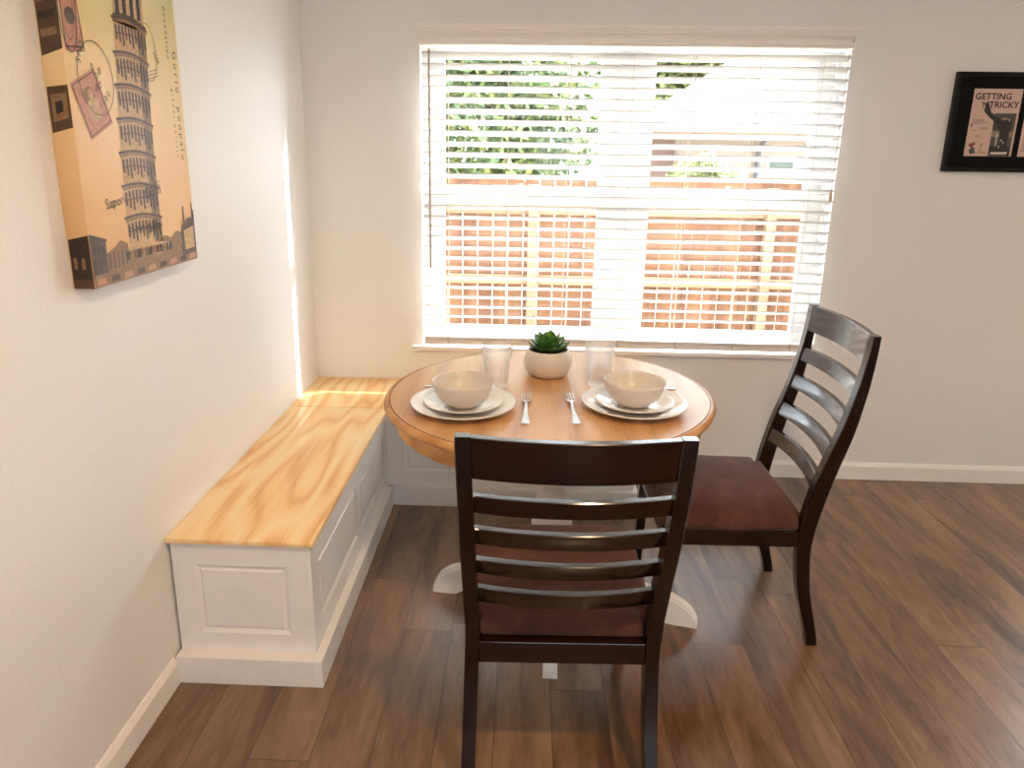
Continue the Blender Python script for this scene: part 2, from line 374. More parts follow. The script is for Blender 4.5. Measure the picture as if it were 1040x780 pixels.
# ------------------------------------------------------------------ window blind
bl = thing('window_blind', 'white horizontal slat blind under a moulded valance over the window', 'blind', (0, 0, 0))
BY, BX0, BX1 = -.045, .539, 2.350
bm = BM()
prof = [(-.064, 1.973), (-.076, 1.973), (-.076, 1.978), (-.081, 1.980), (-.081, 1.990), (-.068, 1.994), (-.068, 2.004), (-.078, 2.016), (-.088, 2.020), (-.088, 2.026),
        (-.094, 2.029), (-.094, 2.035), (-.102, 2.038), (-.102, 2.050), (0, 2.050), (0, 2.040), (-.064, 2.040)]
loft(bm, [[((.533 + p[0] * .10) if e == 0 else (2.345 - (p[0] + .076) * .55), p[0], p[1]) for p in prof] for e in (0, 1)])
obj('valance', bm, M['trim'], bl)
for xa, xb in ((.5265, .536), (2.350, 2.359)):
    bm = BM(); box(bm, xa, xb, -.066, -.001, 1.973, 2.040); obj('valance_return', bm, M['trim'], bl)
bm = BM(); box(bm, BX0, BX1, BY - .010, BY + .040, 1.979, 2.018, .002); obj('headrail', bm, M['slat'], bl)
th = math.radians(24); SW = .0245; PITCH = .0458; Z0 = 1.934
ca, sa = math.cos(th), math.sin(th)
bm = BM(); nsl = 0; z = Z0
while z > .73:
    rings = []
    for x in (BX0, BX1):
        pts = []
        for k in range(7):
            s_ = -1 + 2 * k / 6; pts.append((s_ * SW, .0022 * (1 - s_ * s_) + .0014))
        for k in range(7):
            s_ = 1 - 2 * k / 6; pts.append((s_ * SW, .0022 * (1 - s_ * s_) - .0014))
        rings.append([(x, BY + p * ca + q * sa, z - p * sa + q * ca) for p, q in pts])
    loft(bm, rings); nsl += 1; z -= PITCH
obj('slats', bm, M['slat'], bl, smooth=True, angle=35)
bm = BM(); box(bm, BX0 + .002, BX1 - .002, BY - .024, BY + .022, .656, .675, .003)
for k in range(4): box(bm, BX0 + .002, BX1 - .002, BY - .023, BY + .021, .677 + k * .0045, .680 + k * .0045)
obj('bottom_rail', bm, M['trim'], bl)
LX = [.650, .914, 1.179, 1.444, 1.706, 1.971, 2.236]
for x in LX:
    bm = BM(); tube(bm, [(x, BY - .0265, 1.94), (x + .001, BY - .0265, 1.3), (x, BY - .0268, .668)], .0011, 6)
    tube(bm, [(x, BY + .0255, 1.94), (x, BY + .0255, .686)], .0009, 6)
    tube(bm, [(x + .012, BY - .0258, .696), (x - .008, BY - .0265, .698), (x - .002, BY - .0265, .672), (x + .004, BY - .0265, .661)], .0016, 6)
    obj('ladder_cord', bm, M['cord'], bl)
bm = BM(); tube(bm, [(.574, BY - .034, 1.95), (.572, BY - .036, 1.02)], .0042, 8); lathe(bm, [(.002, 1.955), (.006, 1.95), (.006, 1.935), (.003, 1.93)], 8, (.574, BY - .034)); obj('tilt_wand', bm, M['wand'], bl, smooth=True, angle=40)
bm = BM(); tube(bm, [(2.331, BY - .030, 1.95), (2.330, BY - .031, 1.52), (2.329, BY - .031, 1.38)], .0022, 6); lathe(bm, [(.002, 1.40), (.006, 1.385), (.008, 1.35), (.003, 1.345)], 10, (2.329, BY - .031)); obj('lift_cord', bm, M['cord'], bl)

# ------------------------------------------------------------------ storage benches
t = thing('storage_bench', 'long white panelled storage bench with pine lid along left wall', 'bench', (0, 0, 0), group='built-in corner benches')
def bench_body(bm, x0, x1, y0, y1, zt, holes_front=None, holes_side=None):
    box(bm, x0, x1, y0, y1, 0, zt)
L = 1.512
def panel_face(bm, u0, u1, z0, z1, holes, fn, depth=.006, w=.017):
    """flat face with moulded panels let into it; fn(u, d, z) -> xyz, d = distance into the body"""
    us = sorted({u0, u1, *[q for h in holes for q in h[:2]]}); zs = sorted({z0, z1, *[q for h in holes for q in h[2:]]})
    for a, b2 in zip(us, us[1:]):
        for c, d in zip(zs, zs[1:]):
            if any(h[0] <= a and b2 <= h[1] and h[2] <= c and d <= h[3] for h in holes): continue
            poly(bm, [fn(a, 0, c), fn(b2, 0, c), fn(b2, 0, d), fn(a, 0, d)])
def panel_mesh(h, fn, depth=.007, w=.020):
    bm = BM()
    def ring(q, d): return [fn(h[0] + q, d, h[2] + q), fn(h[1] - q, d, h[2] + q), fn(h[1] - q, d, h[3] - q), fn(h[0] + q, d, h[3] - q)]
    rs = [ring(0, 0), ring(w * .15, .002), ring(w * .55, depth), ring(w * .75, depth), ring(w, depth * .45)]
    R = [[bm.verts.new(p) for p in q] for q in rs]
    for A, B in zip(R, R[1:]):
        for i in range(4): bm.faces.new((A[i], A[(i + 1) % 4], B[(i + 1) % 4], B[i]))
    bm.faces.new(R[-1]); return bm
BXF, BYE = .410, -1.498
fnE = lambda u, d, z: (u, BYE + d, z); fnS = lambda u, d, z: (BXF - d, u, z)
hE = (.073, .342, .148, .372); hS1 = (-1.425, -.954, .155, .357); hS2 = (-.885, -.467, .155, .346)
bm = BM()
panel_face(bm, .010, BXF, 0, .444, [hE], fnE); panel_face(bm, BYE, -.392, 0, .444, [hS1, hS2], fnS)
poly(bm, [(.010, BYE, 0), (.010, -.392, 0), (.010, -.392, .444), (.010, BYE, .444)]); poly(bm, [(.010, -.392, 0), (BXF, -.392, 0), (BXF, -.392, .444), (.010, -.392, .444)])
poly(bm, [(.010, BYE, .4435), (BXF, BYE, .4435), (BXF, -.392, .4435), (.010, -.392, .4435)])
# faint stile joints on the end and the corner post
box(bm, BXF - .012, BXF + .003, BYE - .003, BYE + .004, .089, .4435, .001)
obj('body', bm, M['white'], t)
obj('panel', panel_mesh(hE, fnE), M['white'], t); obj('panel', panel_mesh(hS1, fnS), M['white'], t); obj('panel', panel_mesh(hS2, fnS), M['white'], t)
bm = BM()
box(bm, .0085, .4103, -1.5355, BYE - .0005, 0, .089, .0015); box(bm, .4106, .4386, -1.5355, -.416, 0, .089, .0015)
obj('plinth', bm, M['white'], t)
bm = BM(); box(bm, .002, .424, -L, -.4208, .4445, .460, .0025); obj('seat_lid', bm, M['pine'], t, smooth=True, angle=30)

t = thing('storage_bench', 'shorter white storage bench with pine lid under the window behind table', 'bench', (0, 0, 0), group='built-in corner benches')
BXR = 1.505; fnB = lambda u, d, z: (u, -.391 + d, z)
hB1 = (.488, .958, .155, .357); hB2 = (1.02, 1.45, .155, .357)
bm = BM(); panel_face(bm, .412, BXR, 0, .444, [hB1, hB2], fnB)
poly(bm, [(BXR, -.391, 0), (BXR, -.010, 0), (BXR, -.010, .444), (BXR, -.391, .444)]); poly(bm, [(.01, -.010, 0), (BXR, -.010, 0), (BXR, -.010, .444), (.01, -.010, .444)])
poly(bm, [(.412, -.391, .4435), (BXR, -.391, .4435), (BXR, -.010, .4435), (.412, -.010, .4435)])
poly(bm, [(.01, -.010, 0), (.01, -.3905, 0), (.01, -.3905, .444), (.01, -.010, .444)]); poly(bm, [(.01, -.3905, 0), (.412, -.3905, 0), (.412, -.3905, .444), (.01, -.3905, .444)])
obj('body', bm, M['white'], t); obj('panel', panel_mesh(hB1, fnB), M['white'], t); obj('panel', panel_mesh(hB2, fnB), M['white'], t)
bm = BM(); box(bm, .4390, BXR + .02, -.4142, -.3915, 0, .089, .0015); box(bm, BXR + .0005, BXR + .02, -.391, -.015, 0, .089, .0015); obj('plinth', bm, M['white'], t)
bm = BM(); box(bm, .002, BXR + .014, -.4168, -.002, .4445, .460, .0025); obj('seat_lid', bm, M['pine'], t, smooth=True, angle=30)

# ------------------------------------------------------------------ pedestal table
TX, TY, TA, TR, TB, TH = 1.093, -1.024, -.94, .521, 1.06, .760
tb = thing('pedestal_table', 'oval honey oak pedestal table with white turned base under window', 'table', (TX, TY, 0))
def ell(r, z): return (r, z)
bm = BM()
prof = [(0, TH - .030), (TR - .03, TH - .030), (TR - .012, TH - .029), (TR - .003, TH - .022), (TR, TH - .013), (TR - .003, TH - .0055), (TR - .009, TH - .0018), (TR - .0150, TH - .0002), (TR - .0165, TH - .0002)]
lathe(bm, prof, 128, (0, 0), 1, TB, TA, 1, close=False)
prof2 = [(TR - .0165, TH - .0002), (TR - .0172, TH - .0022), (TR - .0188, TH - .0022), (TR - .0195, TH)]
lathe(bm, prof2, 128, (0, 0), 1, TB, TA, 2, close=False)
lathe(bm, [(TR - .0195, TH), (0, TH)], 128, (0, 0), 1, TB, TA, 0, close=False)
bmesh.ops.remove_doubles(bm, verts=bm.verts, dist=1e-6)
obj('tabletop', bm, [M['oak'], M['oak_edge'], M['groove']], tb, smooth=True, angle=50)
bm = BM(); RA = TR - .036
lathe(bm, [(RA - .02, TH - .0305), (RA, TH - .0305), (RA, TH - .085), (RA - .004, TH - .089), (RA - .02, TH - .089)], 128, (0, 0), 1, TB, TA); obj('apron', bm, M['oak_edge'], tb, smooth=True, angle=40)
bm = BM(); px_, py_ = .02, -.05
lathe(bm, [(.15, .729), (.15, .705), (.10, .698), (.062, .688), (.058, .66), (.072, .65), (.072, .64), (.056, .632), (.046, .60), (.042, .55), (.045, .50), (.052, .472), (.054, .462), (.047, .455), (.041, .445), (.043, .43), (.052, .405),
           (.064, .36), (.070, .31), (.067, .26), (.060, .23), (.062, .222), (.070, .215), (.070, .205), (.075, .20), (.075, .075), (.066, .062), (0, .062)], 40, (px_, py_)); obj('pedestal', bm, M['white'], tb, smooth=True, angle=45)
cxp, cyp = TX + px_, TY + py_
def foot(tipx, tipy):
    d = Vector((tipx - cxp, tipy - cyp, 0)); Ln = d.length; d.normalize(); n = Vector((-d.y, d.x, 0)); bm = BM()
    c = Vector((px_, py_, 0)); rings = []
    top = lambda s: interp(s, [0, .15, .35, .55, .72, .84, .92, .965, .99, 1], [.195, .19, .165, .135, .118, .102, .08, .058, .04, .026])
    bot = lambda s: interp(s, [0, .3, .55, .72, .80, 1], [.075, .062, .045, .02, 0, 0])
    K = 26
    for k in range(K + 1):
        s = .12 + .88 * k / K; w = .0215; p = c + d * (Ln * s); zt, zb = top(s), bot(s); h = zt - zb; cr = min(.009, h * .3)
        pr = [(-w, zb), (w, zb), (w, zt - cr * 1.6), (w * .82, zt - cr * 1.5), (w * .78, zt - cr * .5), (w * .5, zt - cr * .1), (w * .42, zt - cr * .4), (w * .3, zt),
              (-w * .3, zt), (-w * .42, zt - cr * .4), (-w * .5, zt - cr * .1), (-w * .78, zt - cr * .5), (-w * .82, zt - cr * 1.5), (-w, zt - cr * 1.6)]
        rings.append([tuple(p + n * a + Vector((0, 0, z))) for a, z in pr])
    loft(bm, rings); obj('foot', bm, M['white'], tb, smooth=True, angle=30)
for tip in ((.700, -1.028), (1.606, -1.185), (1.104, -1.462), (1.19, -.655)): foot(*tip)

# ------------------------------------------------------------------ ladder-back chairs
ZS = [0, .2, .355, .442, .53, .622, .736, .891, 1.035]
FR = [.077, .018, 0, .005, .022, .045, .085, .122, .14]
BK = [.111, .059, .043, .055, .073, .095, .128, .153, .163]
def chair(label, loc, rz, k, tl, wb, wm, wt, rz0=.945, dz=0):
    c = thing('dining_chair', label, 'chair', loc, rz, 'espresso ladder-back dining chairs')
    zz = lambda z: z if z < .45 else .45 + (z - .45) * k
    def fb(z):
        f, b2 = smooth_interp(z, ZS, FR), smooth_interp(z, ZS, BK)
        if z > .442: f, b2 = .005 + (f - .005) * tl, .005 + (f - .005) * tl + (b2 - f)
        return f, b2
    W = lambda z: interp(z, [0, .45, 1.035], [wb, wm, wt])
    T = .0335
    for sgn in (-1, 1):
        bm = BM(); rings = []
        for i in range(41):
            z = 1.035 * i / 40; f, b2 = fb(z); xo = sgn * W(z) / 2; xi = xo - sgn * T; e = .0022
            q = [(xo, -f - e), (xo - sgn * e, -f), (xi + sgn * e, -f), (xi, -f - e), (xi, -b2 + e), (xi + sgn * e, -b2), (xo - sgn * e, -b2), (xo, -b2 + e)]
            if i == 40: q = [(x + (sgn * W(z) / 2 - sgn * T / 2 - x) * .06, y) for x, y in q]
            rings.append([(x, y, zz(z)) for x, y in q])
        loft(bm, rings); obj('rear_leg', bm, M['espresso'], c, smooth=True, angle=30)
    def rail(name, z0, z1, th_, bow, off, crown=0):
        bm = BM(); rings = []; n = 20
        for i in range(n + 1):
            u = -1 + 2 * i / n; ring = []; zc = crown * (1 - u * u)
            pts = []
            for z in (z0, z1):
                f, b2 = fb(z); x = u * (W(z) / 2 - T + .0006); y = -f - off - bow * (1 - u * u); pts.append((x, y, zz(z) + (zc if z == z1 else 0)))
            (xa, ya, za), (xb, yb, zb_) = pts; e = .0022
            rings.append([(xa, ya - e, za), (xa, ya, za + e), (xb, yb, zb_ - e), (xb, yb - e, zb_), (xb, yb - th_ + e, zb_), (xb, yb - th_, zb_ - e), (xa, ya - th_, za + e), (xa, ya - th_ + e, za)])
        loft(bm, rings); return obj(name, bm, M['espresso_x'], c, smooth=True, angle=30)
    rail('top_rail', rz0, 1.033, .0215, .026, .001)
    for z0 in (.536, .637, .740, .838): rail('back_slat', z0 + dz, z0 + dz + .047 / k ** .5, .020, .026, .006)
    # seat frame
    FW, SD = .470, .418
    bm = BM(); box(bm, -wm / 2 + T - .002, wm / 2 - T + .002, -.040, -.018, .349, .406, .002); obj('apron', bm, M['espresso_x'], c)
    bm = BM(); box(bm, -FW / 2 + .034, FW / 2 - .034, SD - .026, SD - .004, .353, .406, .002); obj('apron', bm, M['espresso_x'], c)
    for sgn in (-1, 1):
        bm = BM(); xa, xb = sgn * (wm / 2 - .0015), sgn * (FW / 2 - .0015)
        ring = lambda x, y: [(x, y, .354), (x, y, .404), (x - sgn * .002, y, .406), (x - sgn * .022, y, .406), (x - sgn * .022, y, .354)]
        loft(bm, [ring(xa, -.0005), ring(xb, SD - .036)]); obj('apron', bm, M['espresso_x'], c)
        bm = BM(); rings = []
        for z, w in ((0, .026), (.2, .032), (.35, .036), (.406, .036)):
            xo = sgn * FW / 2; rings.append([(xo, SD, z), (xo - sgn * w, SD, z), (xo - sgn * w, SD - w, z), (xo, SD - w, z)])
        loft(bm, rings); obj('front_leg', bm, M['espresso'], c)
    bm = BM(); loft(bm, [[(-hw, y, .392), (hw, y, .392), (hw, y, .4066), (-hw, y, .4066)] for y, hw in ((-.0175, wm / 2 - T - .001), (.0, wm / 2 - T - .001), (SD - .03, wm / 2 - T - .001))]); obj('seat_board', bm, M['espresso_x'], c)
    # upholstered seat: rounded trapezoid, domed
    bm = BM(); rings = []
    def outline(inset, z):
        pts = []; y0, y1 = .001 + inset, SD + .012 - inset; xb0, xf = wm / 2 - .002 - inset, FW / 2 + .004 - inset
        rf, rb = .055, .012
        def corner(cx_, cy_, r, a0):
            for j in range(7):
                a = a0 + PI / 2 * j / 6; pts.append((cx_ + r * math.cos(a), cy_ + r * math.sin(a)))
        rf = max(.012, rf - inset * .5)
        xi, yb = wm / 2 - T - .0015 - inset, -.0165 + inset * .6
        corner(xf - rf, y1 - rf, rf, 0); corner(-xf + rf, y1 - rf, rf, PI / 2); pts += [(-xb0, y0 + .004), (-xb0 + .004, y0), (-xi, y0), (-xi, yb), (xi, yb), (xi, y0), (xb0 - .004, y0), (xb0, y0 + .004)]
        return [(x, y, z) for x, y in pts]
    for ins, z in ((.006, .4065), (.001, .412), (0, .425), (.002, .440), (.008, .452), (.020, .4625), (.045, .472), (.085, .479), (.13, .483), (.17, .485)):
        rings.append(outline(ins, z))
    loft(bm, rings); obj('seat_cushion', bm, M['suede'], c, smooth=True, angle=60)
    return c
chair('dark brown ladder-back chair in the foreground, its back to the viewer', (1.108, -1.783, 0), .029, .886, .90, .477, .458, .495, .925, -.008)
chair('dark brown ladder-back chair right of the table, seen side-on', (1.864, -1.044, 0), 1.572, .999, .961, .451, .457, .474)

# ------------------------------------------------------------------ table settings
def plate(label, name, x, y, z, R, h, group, foot_r):
    bm = BM(); tk = .0045
    prof = [(0, z + .004), (foot_r * .85, z + .004), (foot_r, z), (foot_r + .004, z), (foot_r + .01, z + .004), (R * .8, z + h * .45), (R * .95, z + h * .86), (R, z + h - .0015), (R - .0005, z + h + .0012), (R - .004, z + h + .0008),
            (R * .93, z + h * .86 + tk * .6), (R * .78, z + h * .45 + tk), (foot_r + .006, z + .0042 + tk), (foot_r - .006, z + .0035 + tk), (0, z + .003 + tk)]
    lathe(bm, prof, 64, close=False); o = obj(name, bm, M['ceramic'], loc=(x, y, 0), smooth=True, angle=60)
    o['label'] = label; o['category'] = 'plate'; o['group'] = group; return o
def bowl(label, x, y, z, R, H, group):
    bm = BM(); q = [(0, .0), (.036, .0), (.042, .003), (.055, .010), (.0755, .028), (.0865, .050), (.0925, .072), (R, H), (R - .0012, H + .0014), (R - .0035, H), (.0885, .072), (.082, .051), (.0705, .031), (.050, .015), (.03, .008), (0, .0065)]
    lathe(bm, [(r, z + h) for r, h in q], 64, close=False); o = obj('bowl', bm, M['stoneware'], loc=(x, y, 0), smooth=True, angle=60)
    o['label'] = label; o['category'] = 'bowl'; o['group'] = group; return o
def fork(label, x0, y0, x1, y1, z, group):
    t = thing('fork', label, 'fork', (x1, y1, z), math.atan2(-(x0 - x1), (y0 - y1)), group)
    Ln = math.hypot(x0 - x1, y0 - y1); th_ = .0011
    hz = lambda s: .0022 + .006 * math.exp(-((s - .60) / .12) ** 2) + .004 * max(0, s - .80) * 5 * .5
    def strip(bm, pts):
        top = []; R = []
        for s, xa, xb in pts:
            z_ = hz(s); R.append([(xa, s * Ln, z_ - th_), (xb, s * Ln, z_ - th_), (xb, s * Ln, z_ + th_), ((xa + xb) / 2, s * Ln, z_ + th_ * 1.6), (xa, s * Ln, z_ + th_)])
        loft(bm, R)
    bm = BM(); hw = lambda s: interp(s, [0, .02, .06, .2, .40, .55, .62], [.009, .0125, .012, .0085, .0052, .0042, .0045])
    strip(bm, [(s, -hw(s), hw(s)) for s in [i * .62 / 24 for i in range(25)]]); obj('handle', bm, M['steel'], t, smooth=True, angle=40)
    bm = BM(); hw2 = lambda s: interp(s, [.62, .66, .70, .74], [.0045, .010, .0145, .0155])
    strip(bm, [(s, -hw2(s), hw2(s)) for s in [.62 + i * .12 / 8 for i in range(9)]])
    for k in range(4):
        cx_ = -.0155 + .0045 / 2 * 1 + k * (.031 - .0045) / 3
        strip(bm, [(s, cx_ - w, cx_ + w) for s, w in ((.735, .0024), (.80, .0021), (.92, .0017), (.985, .0012), (1, .0005))])
    obj('tines', bm, M['steel'], t, smooth=True, angle=40)
def spoon(label, x0, y0, rz, z, group):
    t = thing('dessert_spoon', label, 'spoon', (x0, y0, z), rz, group)
    bm = BM(); R = []
    for i in range(13):
        s = i / 12; x = s * .125; w = interp(s, [0, .05, .12, .5, 1], [.004, .0085, .009, .005, .003]); zz_ = .002 + .006 * s * s
        R.append([(x, -w, zz_ - .001), (x, w, zz_ - .001), (x, w, zz_ + .001), (x, 0, zz_ + .0018), (x, -w, zz_ + .001)])
    loft(bm, R); obj('handle', bm, M['steel'], t, smooth=True, angle=40)
    bm = BM(); n = 20; rows = []
    for d, zo in ((1, .0), (.8, -.0035), (.5, -.0058), (.2, -.0066)):
        rows.append([bm.verts.new((.152 + .029 * d * math.cos(2 * PI * k / n), .019 * d * math.sin(2 * PI * k / n), .0078 + zo)) for k in range(n)])
    for A, B in zip(rows, rows[1:]):
        for k in range(n): bm.faces.new((A[k], A[(k + 1) % n], B[(k + 1) % n], B[k]))
    bm.faces.new(rows[-1]); o = obj('spoon_bowl', bm, M['steel'], t, smooth=True); md = o.modifiers.new('Solidify', 'SOLIDIFY'); md.thickness = .0012; md.offset = 1
def glass(label, x, y, z, group):
    bm = BM(); H = .148
    fl = lambda a, zz_: 1 + (.022 * math.cos(20 * a) if .012 < zz_ - z < .100 else (.012 * math.cos(34 * a) if .1 < zz_ - z < .136 else 0))
    out = [(.0335, 0), (.0355, .003), (.037, .012), (.0385, .03), (.0405, .055), (.0425, .08), (.044, .099), (.0485, .104), (.0495, .108), (.0500, .120), (.0508, .135), (.0512, H - .002), (.0503, H)]
    inn = [(.0490, H - .001), (.0480, .130), (.0465, .106), (.0418, .09), (.0385, .055), (.036, .022), (.031, .017), (0, .016)]
    lathe(bm, [(0, z)] + [(r, z + h) for r, h in out] + [(r, z + h) for r, h in inn], 80, close=False, flute=fl)
    o = obj('drinking_glass', bm, M['tumbler'], loc=(x, y, 0), smooth=True, angle=50); o['label'] = label; o['category'] = 'glass'; o['group'] = group
ZT = TH + .0005
plate('large white plate on the table left of the forks, bottom of its stack', 'dinner_plate', .820, -1.203, ZT, .163, .0235, 'large white plates', .10)
plate('large white plate on the table right of the forks, bottom of its stack', 'dinner_plate', 1.351, -1.161, ZT, .163, .0235, 'large white plates', .10)
plate('small white plate between large plate and bowl in left setting', 'salad_plate', .820, -1.208, ZT + .0082, .122, .0215, 'small white plates', .07)
plate('small white plate between large plate and bowl in right setting', 'salad_plate', 1.351, -1.166, ZT + .0082, .122, .0215, 'small white plates', .07)
bowl('off-white bowl topping the plate stack nearest the left wall', .8214, -1.226, ZT + .0166, .0945, .080, 'off-white bowls')
bowl('off-white bowl topping the plate stack nearest the right chair', 1.3463, -1.182, ZT + .0166, .0945, .080, 'off-white bowls')
fork('steel fork beside the left plate, on the left of the two', 1.016, -1.061, 1.012, -1.334, ZT, 'steel forks')
fork('steel fork beside the right plate, on the right of the two', 1.153, -1.050, 1.163, -1.323, ZT, 'steel forks')
spoon('steel spoon lying mostly hidden behind the left bowl', .669, -1.008, .06, ZT, 'steel spoons')
spoon('steel spoon lying mostly hidden behind the right bowl', 1.519, -.972, PI - .05, ZT, 'steel spoons')
glass('clear textured tumbler left of the potted succulent', .914, -.985, ZT, 'clear textured tumblers')
glass('clear textured tumbler right of the potted succulent', 1.262, -.945, ZT, 'clear textured tumblers')

# potted succulent
ps = thing('potted_succulent', 'green rosette succulent in a round white pot on the table', 'plant', (1.091, -.838, ZT))
bm = BM(); lathe(bm, [(0, 0), (.055, 0), (.066, .004), (.078, .020), (.0855, .045), (.085, .063), (.080, .082), (.0735, .094), (.072, .0965), (.069, .095), (.068, .088), (0, .086)], 56, close=False); obj('pot', bm, M['pot'], ps, smooth=True, angle=50)
bm = BM(); lathe(bm, [(0, .093), (.04, .0925), (.0675, .0885), (.0672, .0875), (0, .0865)], 24, close=False); obj('soil', bm, M['soil'], ps)
def leaf(bm, az, elev, ln, w, r0, z0, mi=0):
    rows = []; n = 9
    for i in range(n + 1):
        s = i / n; wid = w * (math.sin(PI * min(1, s * .92 + .10)) ** .75) * (1 - .0 * s); wid = max(wid, .0006)
        if s > .75: wid *= (1 - ((s - .75) / .25) ** 1.5 * .96)
        el = elev + .35 * s; rr = r0 + ln * s * math.cos(el); zz_ = z0 + ln * s * math.sin(el) ; tk = .0048 * math.sin(PI * min(1, s * .9 + .1)) + .0003
        ring = []
        for (u, v) in ((-1, .45), (-.55, -.05 ), (0, -.22), (.55, -.05), (1, .45), (.6, -1.0 + .2), (0, -1.35), (-.6, -1.0 + .2)):
            ring.append((rr, u * wid, zz_ + v * tk * 1.4))
        rows.append([(x * math.cos(az) - y * math.sin(az), x * math.sin(az) + y * math.cos(az), z) for x, y, z in ring])
    loft(bm, rows, mi)
bm = BM()
for cnt, el, ln, w, r0, z0, ph in ((8, .02, .066, .0235, .018, .099, .2), (7, .30, .066, .025, .014, .102, .55), (5, .66, .058, .024, .009, .105, .1), (4, .98, .050, .022, .006, .108, .6)):
    for i in range(cnt):
        leaf(bm, ph + 2 * PI * i / cnt + random.uniform(-.07, .07), el + random.uniform(-.06, .06), ln * random.uniform(.93, 1.06), w, r0, z0)
lathe(bm, [(.006, .09), (.008, .100), (.006, .112)], 10); obj('leaves', bm, M['succulent'], ps, smooth=True, angle=50)
bm = BM()
for cnt, el, ln, w, r0, z0, ph in ((4, 1.12, .044, .0185, .003, .110, 1.25), (3, 1.3, .034, .013, .0015, .114, .3)):
    for i in range(cnt): leaf(bm, ph + 2 * PI * i / cnt, el, ln, w, r0, z0)
obj('young_leaves', bm, M['succulent_heart'], ps, smooth=True, angle=50)

# ------------------------------------------------------------------ canvas print on the left wall
CY0, CY1, CZ0, CZ1, CD = -1.748, -1.250, 1.216, 1.975, .050
cp = thing('canvas_print', 'sepia canvas print of a leaning arcaded tower on left wall', 'picture', (0, 0, 0))
m, nt, b = new_mat('printed_canvas_ground'); setp(b, rough=.42, coat=.15, coatr=.3)
tc = N(nt, 'ShaderNodeTexCoord'); sp = N(nt, 'ShaderNodeSeparateXYZ'); nt.links.new(tc.outputs['Object'], sp.inputs[0])
mr = N(nt, 'ShaderNodeMapRange'); mr.inputs['From Min'].default_value = CZ0; mr.inputs['From Max'].default_value = CZ1; nt.links.new(sp.outputs['Z'], mr.inputs['Value'])
r = ramp(nt, [(0, (.74, .44, .21)), (.35, (.80, .53, .27)), (.65, (.80, .60, .32)), (.85, (.68, .60, .30)), (1, (.48, .50, .24))])
nz = noise(nt, tc.outputs['Object'], 14, 5, .6, 1.2)
mxx = N(nt, 'ShaderNodeMath', operation='MULTIPLY_ADD'); mxx.inputs[1].default_value = .22; nt.links.new(nz.outputs['Fac'], mxx.inputs[0])
sb = N(nt, 'ShaderNodeMath', operation='SUBTRACT'); nt.links.new(mr.outputs[0], sb.inputs[0]); sb.inputs[1].default_value = .11; nt.links.new(sb.outputs[0], mxx.inputs[2])
nt.links.new(mxx.outputs[0], r.inputs[0]); nt.links.new(r.outputs[0], b.inputs['Base Color'])
weave = noise(nt, tc.outputs['Object'], 900, 1); bump(nt, b, weave.outputs['Fac'], .12, .0005)
M['canvas'] = m
def ink(name, c): return plain(name, c, .45, 120, .25, 0)
INK = [ink('ink_sepia_dark', (.030, .015, .008)), ink('ink_sepia', (.085, .042, .020)), ink('ink_sepia_light', (.25, .14, .06)), ink('ink_stamp_rose', (.50, .25, .15)), ink('ink_tan', (.52, .33, .16)), ink('ink_grey', (.10, .075, .055))]
bm = BM(); box(bm, .0, CD, CY0, CY1, CZ0, CZ1, .003); obj('canvas', bm, M['canvas'], cp, smooth=True, angle=30)
E0 = CD + .0004
def P(s, t_, lay=0): return (E0 + lay * .00025, s, t_)
def shape(bm, pts, mi, lay=0): poly(bm, [P(s, t_, lay) for s, t_ in pts], mi)
def arc_band(bm, sl, sr, tl_, tr_, bulge, h, mi, lay, n=12):
    for k in range(n):
        a, b2 = k / n, (k + 1) / n
        f = lambda q, dz: (sl + (sr - sl) * q, tl_ + (tr_ - tl_) * q + bulge * math.sin(PI * q) + dz)
        shape(bm, [f(a, 0), f(b2, 0), f(b2, -h), f(a, -h)], mi, lay)
tower = BM()
left = [(1.295, -1.601), (1.36, -1.600), (1.43, -1.597), (1.506, -1.592), (1.58, -1.585), (1.654, -1.577), (1.722, -1.568), (1.79, -1.560), (1.86, -1.552), (1.97, -1.545)]
LZ = [q[0] for q in left]; LS = [q[1] for q in left]
tiers = [(1.288, 1.362), (1.362, 1.436), (1.436, 1.512), (1.512, 1.588), (1.588, 1.664), (1.664, 1.736), (1.736, 1.812)]
for i, (z0, z1) in enumerate(tiers):
    sl0, sl1 = interp(z0, LZ, LS) + .010, interp(z1, LZ, LS) + .006; wd = .158 - .0035 * i
    sr0, sr1 = sl0 + wd, sl1 + wd; dz = -.010
    shape(tower, [(sl0, z0), (sr0, z0 + dz), (sr1, z1 + dz), (sl1, z1)], 4, 0)
    # shaded right flank printed darker, as engraved
    shape(tower, [(sl0 + wd * .74, z0 + dz * .7), (sr0, z0 + dz), (sr1, z1 + dz), (sl1 + wd * .74, z1 + dz * .7)], 2, 1)
    arc_band(tower, sl1 - .008, sr1 + .008, z1, z1 + dz, .010, .0065, 1, 2); arc_band(tower, sl1 - .004, sr1 + .004, z1 - .0075, z1 + dz - .0075, .010, .005, 2, 2)
    nA = 10
    for k in range(nA):
        q = (k + .5) / nA; s = sl1 + wd * q; zt = z1 + dz * q + .010 * math.sin(PI * q) - .017; hh = .032 + .008 * ((k * 7 + i * 3) % 3); w = .0042
        shape(tower, [(s - w, zt - hh), (s + w, zt - hh), (s + w, zt - .004), (s + w * .5, zt), (s - w * .5, zt), (s - w, zt - .004)], 0 if k > 6 else 1, 2)
    arc_band(tower, sl1 + .002, sr1 - .002, z1 - .034, z1 + dz - .034, .008, .003, 1, 3)
